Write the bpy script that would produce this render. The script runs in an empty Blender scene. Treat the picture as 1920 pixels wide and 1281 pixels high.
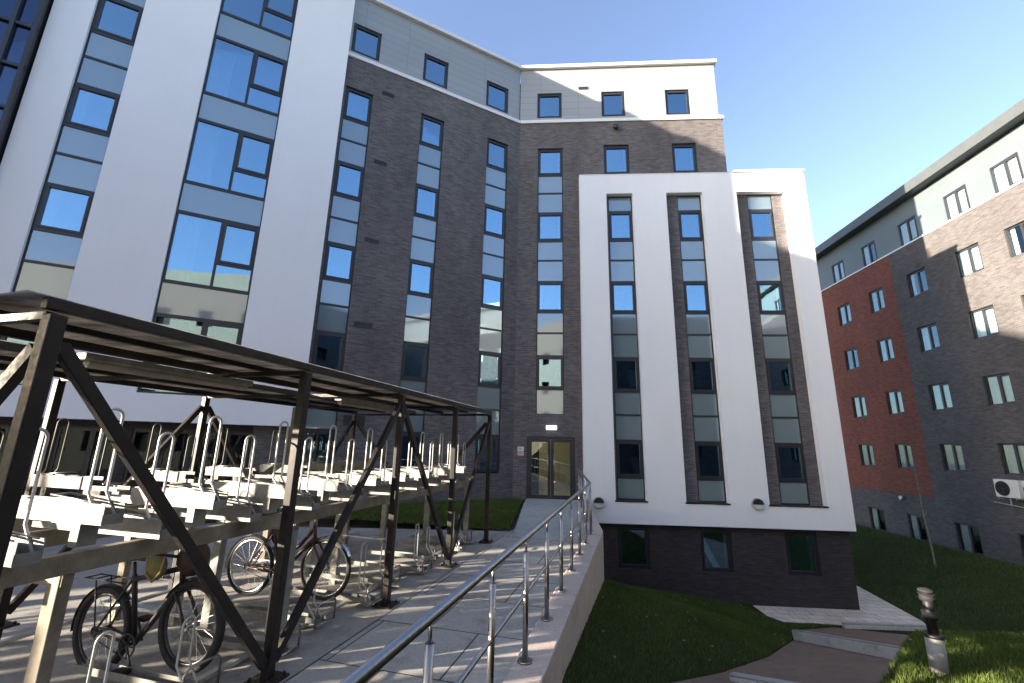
import bpy, bmesh, math, random
import numpy as np
from math import sin, cos, pi, radians, sqrt, atan2
from mathutils import Vector, Matrix
random.seed(7); rng = np.random.default_rng(7)
S = bpy.context.scene
COL = S.collection

# ------------------------------------------------------------------ camera
F_PX, YAW, PIT, ROL = 826.4, -3.8, 13.28, 1.24
cam_d = bpy.data.cameras.new('camera'); cam = bpy.data.objects.new('camera', cam_d); COL.objects.link(cam)
cam_d.sensor_width = 36.0; cam_d.lens = F_PX / 1920 * 36.0; cam_d.clip_start = 0.05; cam_d.clip_end = 2000
_y, _p, _r = map(radians, (YAW, PIT, ROL))
fw = Vector((sin(_y)*cos(_p), cos(_y)*cos(_p), sin(_p))); rt = Vector((cos(_y), -sin(_y), 0)); up = rt.cross(fw)
rt2 = rt*cos(_r) + up*sin(_r); up2 = -rt*sin(_r) + up*cos(_r)
M = Matrix((rt2, up2, -fw)).transposed().to_4x4(); M.translation = (0, 0, 1.6)
cam.matrix_world = M
S.camera = cam
S.render.resolution_x = 1024; S.render.resolution_y = 683

# ------------------------------------------------------------------ sky, sun, exposure
SUN = Vector((-1, -0.42, 0.19)).normalized()
EL = math.asin(SUN.z); AZ = atan2(SUN.x, SUN.y)
W = bpy.data.worlds.new('World'); S.world = W; W.use_nodes = True
nt = W.node_tree; bg = nt.nodes['Background']
sky = nt.nodes.new('ShaderNodeTexSky'); sky.sky_type = 'NISHITA'; sky.sun_disc = False
sky.sun_elevation = EL; sky.sun_rotation = AZ % (2*pi); sky.air_density = 0.9; sky.dust_density = 1.6; sky.ozone_density = 2.2
hs = nt.nodes.new('ShaderNodeHueSaturation'); hs.inputs['Saturation'].default_value = .92; hs.inputs['Hue'].default_value = .508; nt.links.new(sky.outputs[0], hs.inputs['Color']); tm = nt.nodes.new('ShaderNodeMix'); tm.data_type = 'RGBA'; tm.blend_type = 'MULTIPLY'; tm.inputs[0].default_value = 1; tm.inputs[7].default_value = (1.0, .985, .99, 1); nt.links.new(hs.outputs[0], tm.inputs[6]); nt.links.new(tm.outputs[2], bg.inputs[0]); bg.inputs[1].default_value = 0.108
sl = bpy.data.lights.new('sun', 'SUN'); sl.energy = 5.0; sl.angle = radians(0.5); sl.color = (1.0, 0.86, 0.68)
so = bpy.data.objects.new('sun', sl); COL.objects.link(so); so.rotation_mode = 'QUATERNION'
so.rotation_quaternion = SUN.to_track_quat('Z', 'Y'); so.location = (-30, -12, 20)
S.view_settings.view_transform = 'Standard'; S.view_settings.look = 'None'
S.view_settings.exposure = 2.5; S.view_settings.gamma = 1
try: S.view_settings.use_curve_mapping = False
except Exception: pass

# ------------------------------------------------------------------ helpers
FA = radians(58.5)
CX, CY = -0.84, 14.5
PUx, PUy = sin(radians(11.67)), cos(radians(11.67))
def P(s, d, z=0.0):                       # path frame: s along the path, d to the right
    return Vector((PUx*s + PUy*d, PUy*s - PUx*d, z))
def tag(o, label=None, cat=None, group=None, kind=None):
    if label: o['label'] = label
    if cat: o['category'] = cat
    if group: o['group'] = group
    if kind: o['kind'] = kind
    return o
def empty(name, loc=(0, 0, 0), rz=0.0):
    o = bpy.data.objects.new(name, None); COL.objects.link(o); o.location = loc; o.rotation_euler = (0, 0, rz)
    o.empty_display_size = 0.2
    return o
class MB:
    def __init__(s): s.v = []; s.f = []; s.sm = []
    def face(s, pts, smooth=False):
        n = len(s.v); s.v += [tuple(p) for p in pts]; s.f.append(tuple(range(n, n+len(pts)))); s.sm.append(smooth)
    def box(s, x0, x1, y0, y1, z0, z1):
        if x0 > x1: x0, x1 = x1, x0
        if y0 > y1: y0, y1 = y1, y0
        if z0 > z1: z0, z1 = z1, z0
        n = len(s.v)
        s.v += [(x0,y0,z0),(x1,y0,z0),(x1,y1,z0),(x0,y1,z0),(x0,y0,z1),(x1,y0,z1),(x1,y1,z1),(x0,y1,z1)]
        for f in ((0,3,2,1),(4,5,6,7),(0,1,5,4),(1,2,6,5),(2,3,7,6),(3,0,4,7)):
            s.f.append(tuple(n+i for i in f)); s.sm.append(False)
        return s
    def bar(s, a, b, w, h, up=(0,0,1)):       # rectangular bar from a to b
        a = Vector(a); b = Vector(b); d = (b-a).normalized(); u = Vector(up)
        if abs(d.dot(u)) > .98: u = Vector((0,1,0))
        r = d.cross(u).normalized(); u = r.cross(d).normalized()
        n = len(s.v)
        for p in (a, b):
            for i, j in ((-1,-1),(1,-1),(1,1),(-1,1)): s.v.append(tuple(p + r*(i*w/2) + u*(j*h/2)))
        for f in ((0,3,2,1),(4,5,6,7),(0,1,5,4),(1,2,6,5),(2,3,7,6),(3,0,4,7)):
            s.f.append(tuple(n+i for i in f)); s.sm.append(False)
        return s
    def obar(s, a, b, w, h, side):            # bar with the width along a given side vector
        a = Vector(a); b = Vector(b); d = (b-a).normalized(); r = Vector(side); r = (r - d*r.dot(d)).normalized(); u = r.cross(d)
        n = len(s.v)
        for p in (a, b):
            for i, j in ((-1,-1),(1,-1),(1,1),(-1,1)): s.v.append(tuple(p + r*(i*w/2) + u*(j*h/2)))
        for f in ((0,3,2,1),(4,5,6,7),(0,1,5,4),(1,2,6,5),(2,3,7,6),(3,0,4,7)):
            s.f.append(tuple(n+i for i in f)); s.sm.append(False)
        return s
    def tube(s, pts, r, n=8, closed=False, cap=True):
        pts = [Vector(p) for p in pts]; m = len(pts); rings = []
        pu = None
        for i, p in enumerate(pts):
            a = pts[i-1] if (i > 0 or closed) else p; b = pts[(i+1) % m] if (i < m-1 or closed) else p
            d = (b-a).normalized()
            if pu is None:
                u = Vector((0,0,1)) if abs(d.z) < .9 else Vector((1,0,0))
            else: u = pu
            u = (u - d*u.dot(d)).normalized(); w = d.cross(u); pu = u
            rr = r[i] if isinstance(r, (list, tuple)) else r
            k = len(s.v)
            for j in range(n):
                t = 2*pi*j/n; s.v.append(tuple(p + u*(rr*cos(t)) + w*(rr*sin(t))))
            rings.append(k)
        for i in range(m if closed else m-1):
            k, l = rings[i], rings[(i+1) % m]
            for j in range(n):
                s.f.append((k+j, k+(j+1) % n, l+(j+1) % n, l+j)); s.sm.append(True)
        if cap and not closed:
            s.f.append(tuple(rings[0]+j for j in range(n))[::-1]); s.sm.append(False)
            s.f.append(tuple(rings[-1]+j for j in range(n))); s.sm.append(False)
        return s
    def prism(s, poly, z0, z1):
        n = len(s.v); m = len(poly)
        if sum(poly[i][0]*poly[(i+1)%m][1]-poly[(i+1)%m][0]*poly[i][1] for i in range(m)) < 0: poly = poly[::-1]
        s.v += [(x, y, z0) for x, y in poly] + [(x, y, z1) for x, y in poly]
        s.f.append(tuple(range(n+m-1, n-1, -1))); s.f.append(tuple(range(n+m, n+2*m))); s.sm += [False]*2
        for i in range(m):
            j = (i+1) % m; s.f.append((n+i, n+j, n+m+j, n+m+i)); s.sm.append(False)
        return s
    def ell(s, c, rx, ry, rz, nu=14, nv=9, tilt=None):
        n = len(s.v); c = Vector(c)
        for i in range(nv+1):
            ph = pi*i/nv
            for j in range(nu):
                th = 2*pi*j/nu; v = Vector((rx*sin(ph)*cos(th), ry*sin(ph)*sin(th), rz*cos(ph)))
                if tilt is not None: v = tilt @ v
                s.v.append(tuple(c+v))
        for i in range(nv):
            for j in range(nu):
                s.f.append((n+i*nu+j, n+(i+1)*nu+j, n+(i+1)*nu+(j+1) % nu, n+i*nu+(j+1) % nu)); s.sm.append(True)
        return s
    def mesh(s, name):
        me = bpy.data.meshes.new(name); me.from_pydata(s.v, [], s.f); me.update()
        me.polygons.foreach_set('use_smooth', s.sm); return me
    def build(s, name, mat, parent=None, loc=None, rz=0.0, bevel=0):
        o = bpy.data.objects.new(name, s.mesh(name)); COL.objects.link(o); o.data.materials.append(mat)
        if parent: o.parent = parent
        if loc is not None: o.location = loc
        if rz: o.rotation_euler = (0, 0, rz)
        if bevel:
            m = o.modifiers.new('bevel', 'BEVEL'); m.width = bevel; m.segments = 2; m.limit_method = 'ANGLE'
        return o
def copy_tree(o, parent=None):
    c = o.copy(); COL.objects.link(c)
    if parent is not None: c.parent = parent
    for ch in list(o.children): copy_tree(ch, c)
    return c

# ------------------------------------------------------------------ materials
def newmat(name):
    m = bpy.data.materials.new(name); m.use_nodes = True
    return m, m.node_tree, m.node_tree.nodes['Principled BSDF']
def coords(nt, mode='Object', scale=None, xz=False):
    tc = nt.nodes.new('ShaderNodeTexCoord'); out = tc.outputs[mode]
    if xz:                                   # facades: (x + y, z) so bricks run level on every side
        sp = nt.nodes.new('ShaderNodeSeparateXYZ'); nt.links.new(out, sp.inputs[0])
        ad = nt.nodes.new('ShaderNodeMath'); ad.operation = 'ADD'; nt.links.new(sp.outputs[0], ad.inputs[0]); nt.links.new(sp.outputs[1], ad.inputs[1])
        cb = nt.nodes.new('ShaderNodeCombineXYZ'); nt.links.new(ad.outputs[0], cb.inputs[0]); nt.links.new(sp.outputs[2], cb.inputs[1]); out = cb.outputs[0]
    return out
def noise(nt, vec, scale, detail=4, rough=.6, sc=None):
    n = nt.nodes.new('ShaderNodeTexNoise'); n.inputs['Scale'].default_value = scale; n.inputs['Detail'].default_value = detail; n.inputs['Roughness'].default_value = rough
    if sc:
        mp = nt.nodes.new('ShaderNodeMapping'); mp.inputs['Scale'].default_value = sc; nt.links.new(vec, mp.inputs[0]); vec = mp.outputs[0]
    nt.links.new(vec, n.inputs['Vector']); return n.outputs['Fac']
def ramp(nt, fac, stops):
    r = nt.nodes.new('ShaderNodeValToRGB'); nt.links.new(fac, r.inputs[0])
    e = r.color_ramp.elements
    while len(e) < len(stops): e.new(.5)
    for i, (p, c) in enumerate(stops): e[i].position = p; e[i].color = (*c, 1) if len(c) == 3 else c
    return r.outputs[0]
def mixc(nt, fac, a, b, blend='MIX'):
    m = nt.nodes.new('ShaderNodeMix'); m.data_type = 'RGBA'; m.blend_type = blend
    for k, v in ((0, fac), (6, a), (7, b)):
        if hasattr(v, 'is_linked') or isinstance(v, bpy.types.NodeSocket): nt.links.new(v, m.inputs[k])
        else: m.inputs[k].default_value = v if k == 0 else (*v, 1)
    return m.outputs[2]
def bump(nt, b, h, dist=.01, strength=.6):
    bp = nt.nodes.new('ShaderNodeBump'); bp.inputs['Distance'].default_value = dist; bp.inputs['Strength'].default_value = strength
    nt.links.new(h, bp.inputs['Height']); nt.links.new(bp.outputs[0], b.inputs['Normal'])
def plain(name, c, rough=.6, metal=0, var=.15, nscale=3, bmp=0, spec=None, mode='Object', bscale=60):
    m, nt, b = newmat(name); v = coords(nt, mode)
    f = noise(nt, v, nscale, 5)
    lo = tuple(x*(1-var) for x in c); hi = tuple(min(1, x*(1+var)) for x in c)
    nt.links.new(ramp(nt, f, [(.3, lo), (.7, hi)]), b.inputs['Base Color'])
    b.inputs['Roughness'].default_value = rough; b.inputs['Metallic'].default_value = metal
    if spec is not None: b.inputs['Specular IOR Level'].default_value = spec
    if bmp: bump(nt, b, noise(nt, v, bscale, 3), bmp)
    return m
def brickmat(name, c1, c2, mortar, patch=.35):
    m, nt, b = newmat(name); v = coords(nt, 'Object', xz=True)
    br = nt.nodes.new('ShaderNodeTexBrick'); nt.links.new(v, br.inputs['Vector'])
    br.inputs['Scale'].default_value = 1; br.inputs['Brick Width'].default_value = .21; br.inputs['Row Height'].default_value = .07
    br.inputs['Mortar Size'].default_value = .006; br.inputs['Mortar Smooth'].default_value = .3; br.inputs['Bias'].default_value = 0
    br.inputs['Color1'].default_value = (*c1, 1); br.inputs['Color2'].default_value = (*c2, 1); br.inputs['Mortar'].default_value = (*mortar, 1)
    f = noise(nt, v, .55, 6, .7, sc=(1, .5, 1)); g = noise(nt, v, 9, 3, .7, sc=(.35, 3, 1))
    k = mixc(nt, 1.0, br.outputs['Color'], ramp(nt, f, [(.3, (1-patch,)*3), (.7, (1+patch*.6,)*3)]), 'MULTIPLY')
    k = mixc(nt, 1.0, k, ramp(nt, g, [(.32, (.62, .6, .6)), (.5, (1, 1, 1)), (.75, (1.35, 1.3, 1.25))]), 'MULTIPLY')
    nt.links.new(k, b.inputs['Base Color']); b.inputs['Roughness'].default_value = .85
    bump(nt, b, br.outputs['Fac'], .006, -.6)
    return m
MAT = {}
MAT['brick'] = brickmat('grey_brick', (.135, .122, .124), (.088, .079, .085), (.15, .142, .14))
MAT['brick_r'] = brickmat('blue_grey_brick', (.09, .084, .086), (.058, .055, .06), (.10, .094, .09), .25)
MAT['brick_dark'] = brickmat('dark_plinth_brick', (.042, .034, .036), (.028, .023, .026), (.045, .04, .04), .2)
MAT['brick_red'] = brickmat('red_brick', (.20, .055, .032), (.13, .036, .024), (.15, .08, .06), .2)
MAT['render'] = plain('white_render', (.76, .76, .77), .75, var=.03, nscale=.6, bmp=.002, bscale=90)
def rendermat():
    m, nt, b = newmat('white_render_coat'); v = coords(nt, 'Object', xz=True)
    f = noise(nt, v, 1.1, 6, .7, sc=(3.0, .22, 1)); g = noise(nt, v, .35, 4, .6)
    k = ramp(nt, f, [(.22, (.74, .75, .765)), (.5, (.765, .775, .795))]); k = mixc(nt, 1.0, k, ramp(nt, g, [(.3, (.96, .96, .97)), (.7, (1.02, 1.02, 1.02))]), 'MULTIPLY')
    nt.links.new(k, b.inputs['Base Color']); b.inputs['Roughness'].default_value = .8; bump(nt, b, noise(nt, v, 120, 3), .002, .5); return m
MAT['render'] = rendermat()
MAT['coping'] = plain('white_coping', (.68, .68, .68), .45, var=.03)
def claddingmat():
    m, nt, b = newmat('silver_cladding'); v = coords(nt, 'Object', xz=True)
    br = nt.nodes.new('ShaderNodeTexBrick'); nt.links.new(v, br.inputs['Vector']); br.inputs['Scale'].default_value = 1
    br.inputs['Brick Width'].default_value = 1.45; br.inputs['Row Height'].default_value = .28; br.inputs['Mortar Size'].default_value = .005; br.offset = 0.0
    br.inputs['Color1'].default_value = (.29, .305, .32, 1); br.inputs['Color2'].default_value = (.315, .33, .345, 1); br.inputs['Mortar'].default_value = (.17, .18, .19, 1)
    nt.links.new(br.outputs['Color'], b.inputs['Base Color']); b.inputs['Roughness'].default_value = .5; b.inputs['Metallic'].default_value = .15
    bump(nt, b, br.outputs['Fac'], .006, -.5); return m
MAT['clad'] = claddingmat()
MAT['clad_r'] = plain('pale_green_cladding', (.105, .13, .145), .5, .1, .06, 1)
MAT['frame'] = plain('dark_window_frame', (.022, .024, .03), .4, 0, .15, 5)
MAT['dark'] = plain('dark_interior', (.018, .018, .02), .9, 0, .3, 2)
MAT['curtain'] = plain('off_white_curtain', (.8, .78, .75), .9, 0, .08, 8)
MAT['curtain_pink'] = plain('pink_curtain', (.45, .14, .12), .9, 0, .2, 20)
MAT['curtain_lilac'] = plain('lilac_curtain', (.34, .26, .38), .9, 0, .3, 30)
def glassmat(name, tint=(.48, .68, .95), base=.32, wav=.0012, mul=.9, blend=.35):
    m = bpy.data.materials.new(name); m.use_nodes = True; nt = m.node_tree; nt.nodes.clear()
    out = nt.nodes.new('ShaderNodeOutputMaterial'); gl = nt.nodes.new('ShaderNodeBsdfGlossy'); tr = nt.nodes.new('ShaderNodeBsdfTransparent'); mx = nt.nodes.new('ShaderNodeMixShader')
    gl.inputs['Color'].default_value = (*tint, 1); gl.inputs['Roughness'].default_value = .015; tr.inputs['Color'].default_value = (.82, .88, .88, 1)
    lw = nt.nodes.new('ShaderNodeLayerWeight'); lw.inputs['Blend'].default_value = blend
    ma = nt.nodes.new('ShaderNodeMath'); ma.operation = 'MULTIPLY_ADD'; ma.use_clamp = True; nt.links.new(lw.outputs['Fresnel'], ma.inputs[0]); ma.inputs[1].default_value = mul; ma.inputs[2].default_value = base
    v = coords(nt, 'Object'); h = noise(nt, v, 1.3, 2); bp = nt.nodes.new('ShaderNodeBump'); bp.inputs['Distance'].default_value = wav; nt.links.new(h, bp.inputs['Height']); nt.links.new(bp.outputs[0], gl.inputs['Normal'])
    nt.links.new(ma.outputs[0], mx.inputs[0]); nt.links.new(tr.outputs[0], mx.inputs[1]); nt.links.new(gl.outputs[0], mx.inputs[2]); nt.links.new(mx.outputs[0], out.inputs[0])
    return m
MAT['glass'] = glassmat('window_glass', (.48, .76, .98), .42)
MAT['glass_clear'] = glassmat('clear_window_glass', (.6, .7, .8), .03, mul=.45, blend=.25)
MAT['glass_door'] = glassmat('door_glass', (.8, .85, .85), .1)
def spandmat():
    m, nt, b = newmat('spandrel_glass'); v = coords(nt, 'Object'); out = nt.nodes['Material Output']
    oi = nt.nodes.new('ShaderNodeObjectInfo')
    nt.links.new(ramp(nt, oi.outputs['Random'], [(0, (.15, .205, .225)), (1, (.20, .26, .275))]), b.inputs['Base Color']); b.inputs['Roughness'].default_value = .3
    gl = nt.nodes.new('ShaderNodeBsdfGlossy'); gl.inputs['Color'].default_value = (.66, .78, .88, 1); gl.inputs['Roughness'].default_value = .05
    h = noise(nt, v, 1.5, 2); bp = nt.nodes.new('ShaderNodeBump'); bp.inputs['Distance'].default_value = .0015; nt.links.new(h, bp.inputs['Height']); nt.links.new(bp.outputs[0], gl.inputs['Normal'])
    lw = nt.nodes.new('ShaderNodeLayerWeight'); lw.inputs['Blend'].default_value = .3
    ma = nt.nodes.new('ShaderNodeMath'); ma.operation = 'MULTIPLY_ADD'; ma.use_clamp = True; nt.links.new(lw.outputs['Fresnel'], ma.inputs[0]); ma.inputs[1].default_value = .8; ma.inputs[2].default_value = .22
    mx = nt.nodes.new('ShaderNodeMixShader'); nt.links.new(ma.outputs[0], mx.inputs[0]); nt.links.new(b.outputs[0], mx.inputs[1]); nt.links.new(gl.outputs[0], mx.inputs[2]); nt.links.new(mx.outputs[0], out.inputs[0]); return m
MAT['spandrel'] = spandmat()
MAT['steel'] = plain('brushed_stainless_steel', (.36, .345, .33), .33, 1, .1, 30)
MAT['zinc'] = plain('bright_zinc_rod', (.50, .50, .49), .4, .45, .12, 14)
MAT['galv'] = plain('galvanised_steel', (.5, .5, .49), .42, .75, .22, 14, .001)
MAT['galv_plate'] = plain('pale_galvanised_plate', (.22, .22, .205), .55, .3, .3, 9, .001)
def rustmat():
    m, nt, b = newmat('weathered_brown_steel'); v = coords(nt, 'Object'); f = noise(nt, v, 5, 8, .7); g = noise(nt, v, 40, 4)
    c = ramp(nt, f, [(.35, (.010, .009, .010)), (.58, (.018, .014, .013)), (.78, (.055, .028, .02))])
    nt.links.new(c, b.inputs['Base Color']); nt.links.new(ramp(nt, g, [(.3, (.35,)*3), (.7, (.6,)*3)]), b.inputs['Roughness']); b.inputs['Metallic'].default_value = 0; b.inputs['Specular IOR Level'].default_value = .3; return m
MAT['darksteel'] = rustmat()
def beamat():
    m, nt, b = newmat('stained_rack_beam'); v = coords(nt, 'Object'); f = noise(nt, v, 3.5, 8, .7)
    nt.links.new(ramp(nt, f, [(.3, (.10, .085, .065)), (.52, (.20, .175, .135)), (.75, (.33, .30, .25))]), b.inputs['Base Color']); b.inputs['Roughness'].default_value = .55; b.inputs['Metallic'].default_value = .3; return m
MAT['beam'] = beamat()
MAT['galv_shade'] = plain('shade_darkened_galvanised', (.10, .10, .097), .6, .4, .3, 9, .001)  # shade over the back rack is put into this darker galvanised colour
def roofmat():
    m = bpy.data.materials.new('dirty_translucent_sheet'); m.use_nodes = True; nt = m.node_tree; nt.nodes.clear()
    out = nt.nodes.new('ShaderNodeOutputMaterial'); d = nt.nodes.new('ShaderNodeBsdfDiffuse'); t = nt.nodes.new('ShaderNodeBsdfTranslucent'); mx = nt.nodes.new('ShaderNodeMixShader'); mx.inputs[0].default_value = .72
    v = coords(nt, 'Object'); f = noise(nt, v, 2.2, 8, .72, sc=(1, 3, 1))
    c = ramp(nt, f, [(.3, (.10, .09, .08)), (.5, (.26, .24, .22)), (.72, (.46, .44, .41))])
    nt.links.new(c, d.inputs[0]); nt.links.new(c, t.inputs[0]); nt.links.new(d.outputs[0], mx.inputs[1]); nt.links.new(t.outputs[0], mx.inputs[2]); nt.links.new(mx.outputs[0], out.inputs[0]); return m
MAT['roofsheet'] = roofmat()
MAT['galv_roof'] = plain('slate_grey_fascia', (.075, .085, .09), .45, .2, .1, 2)
def concretemat(name, c, var=.2, slab=None, joint=(.05, .045, .04)):
    m, nt, b = newmat(name); v = coords(nt, 'Object')
    f = noise(nt, v, .9, 8, .7); g = noise(nt, v, 45, 4, .6); st = noise(nt, v, 3.3, 6, .75)
    k = ramp(nt, f, [(.3, tuple(x*(1-var) for x in c)), (.7, tuple(x*(1+var) for x in c))])
    k = mixc(nt, 1.0, k, ramp(nt, g, [(.35, (.86,)*3), (.65, (1.1,)*3)]), 'MULTIPLY')
    k = mixc(nt, 1.0, k, ramp(nt, st, [(.33, (.7, .69, .66)), (.5, (1, 1, 1))]), 'MULTIPLY')
    h = g
    if slab:
        br = nt.nodes.new('ShaderNodeTexBrick'); nt.links.new(v, br.inputs['Vector']); br.inputs['Scale'].default_value = 1; br.offset = slab[2]
        br.inputs['Brick Width'].default_value = slab[0]; br.inputs['Row Height'].default_value = slab[1]; br.inputs['Mortar Size'].default_value = slab[3]
        br.inputs['Color1'].default_value = (.86, .86, .86, 1); br.inputs['Color2'].default_value = (1.05, 1.04, 1.03, 1); br.inputs['Mortar'].default_value = (*[j/c[0] for j in joint], 1); br.inputs['Mortar Smooth'].default_value = .2
        k = mixc(nt, 1.0, k, br.outputs['Color'], 'MULTIPLY')
    nt.links.new(k, b.inputs['Base Color']); b.inputs['Roughness'].default_value = .8; bump(nt, b, h, .003, .5); return m
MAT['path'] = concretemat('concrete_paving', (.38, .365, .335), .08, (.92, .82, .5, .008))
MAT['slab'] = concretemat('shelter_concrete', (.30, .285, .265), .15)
MAT['ramp'] = concretemat('pale_ramp_concrete', (.36, .38, .36), .08)
MAT['wall'] = concretemat('retaining_wall_concrete', (.50, .42, .37), .08)
MAT['pave_pale'] = concretemat('pale_buff_paving', (.62, .54, .46), .08, (.45, .3, .5, .006))
MAT['gravel'] = concretemat('brown_bound_gravel', (.17, .115, .085), .15)
MAT['cream'] = plain('cream_render', (.17, .155, .125), .8, 0, .1, .5)
MAT['sett'] = concretemat('pale_kerb_block', (.56, .52, .46), .12)
def lawnmat(name, lo, hi):
    m, nt, b = newmat(name); v = coords(nt, 'Object'); f = noise(nt, v, 1.1, 8, .7); g = noise(nt, v, 60, 4, .7)
    k = ramp(nt, f, [(.3, lo), (.7, hi)]); k = mixc(nt, 1.0, k, ramp(nt, g, [(.3, (.5, .5, .5)), (.7, (1.3, 1.3, 1.2))]), 'MULTIPLY')
    nt.links.new(k, b.inputs['Base Color']); b.inputs['Roughness'].default_value = .95; b.inputs['Specular IOR Level'].default_value = .1; bump(nt, b, g, .02, .8); return m
MAT['lawn'] = lawnmat('lawn_soil', (.018, .028, .01), (.035, .05, .016))
def blademat():
    m, nt, b = newmat('grass_blade'); v = coords(nt, 'Object'); f = noise(nt, v, .8, 6, .7); g = noise(nt, v, 30, 2)
    k = ramp(nt, f, [(.3, (.055, .078, .02)), (.7, (.105, .145, .036))]); k = mixc(nt, 1.0, k, ramp(nt, g, [(.35, (.6, .7, .5)), (.65, (1.4, 1.3, 1.2))]), 'MULTIPLY')
    nt.links.new(k, b.inputs['Base Color']); b.inputs['Roughness'].default_value = .6; b.inputs['Specular IOR Level'].default_value = .15; return m
MAT['blade'] = blademat()
MAT['rubber'] = plain('black_rubber', (.014, .014, .015), .8, 0, .2, 30)
MAT['black'] = plain('black_paint', (.014, .013, .015), .5, 0, .2, 10)
MAT['maroon'] = plain('dark_maroon_paint', (.05, .018, .018), .35, 0, .2, 10)
MAT['chrome'] = plain('dull_chrome', (.5, .5, .5), .25, 1, .1, 20)
MAT['olive'] = plain('olive_canvas', (.20, .17, .065), .9, 0, .2, 20, .002)
MAT['brown'] = plain('brown_leather', (.035, .02, .014), .6, 0, .3, 20, .002)
MAT['tan'] = plain('tan_strap', (.30, .24, .13), .8, 0, .2, 20)
MAT['white'] = plain('white_plastic', (.62, .62, .6), .45, 0, .06, 6)
MAT['whitepost'] = plain('pale_bollard', (.30, .29, .25), .6, 0, .15, 8, .001)
MAT['bark'] = plain('pale_bark', (.22, .19, .16), .9, 0, .3, 12, .003)
MAT['beige'] = plain('lobby_wall', (.6, .54, .4), .8, 0, .05)
MAT['pinksign'] = plain('pale_pink_notice', (.55, .42, .44), .5, 0, .05)
MAT['redink'] = plain('red_ink', (.35, .05, .06), .5, 0, .05)
MAT['glass_low'] = glassmat('dark_ground_floor_glass', (.25, .3, .34), .06, mul=.5, blend=.2)
MAT['glassdark'] = glassmat('dark_curtain_glass', (.16, .22, .34), .35)
def emis(name, c, s):
    m, nt, b = newmat(name); b.inputs['Base Color'].default_value = (*c, 1); b.inputs['Emission Color'].default_value = (*c, 1); b.inputs['Emission Strength'].default_value = s; return m
MAT['emergency'] = emis('lit_emergency_sign', (.9, .9, .88), .5)
MAT['lobbyglow'] = emis('lobby_glow_panel', (1, .85, .6), 3)

# ------------------------------------------------------------------ facade pieces (local frame: x along, y into the wall, z up)
def wall_sheet(mb, x0, x1, z0, z1, holes, y=0.0, depth=.14):
    xs = sorted({x0, x1, *[min(max(h[k], x0), x1) for h in holes for k in (0, 1)]}); zs = sorted({z0, z1, *[min(max(h[k], z0), z1) for h in holes for k in (2, 3)]})
    for i in range(len(xs)-1):
        for j in range(len(zs)-1):
            if xs[i+1]-xs[i] < 1e-6 or zs[j+1]-zs[j] < 1e-6: continue
            cx, cz = (xs[i]+xs[i+1])/2, (zs[j]+zs[j+1])/2
            if any(h[0] < cx < h[1] and h[2] < cz < h[3] for h in holes): continue
            mb.face([(xs[i], y, zs[j]), (xs[i+1], y, zs[j]), (xs[i+1], y, zs[j+1]), (xs[i], y, zs[j+1])])
    for a, b, c, d in holes:
        Y = y+depth
        mb.face([(a, y, c), (a, y, d), (a, Y, d), (a, Y, c)]); mb.face([(b, y, c), (b, Y, c), (b, Y, d), (b, y, d)])
        mb.face([(a, y, d), (b, y, d), (b, Y, d), (a, Y, d)]); mb.face([(a, y, c), (a, Y, c), (b, Y, c), (b, y, c)])
    return mb
def ring(mb, a, b, c, d, t, y0, y1):
    mb.box(a, a+t, y0, y1, c, d); mb.box(b-t, b, y0, y1, c, d); mb.box(a+t, b-t, y0, y1, c, c+t); mb.box(a+t, b-t, y0, y1, d-t, d)
_wc = {}
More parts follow.
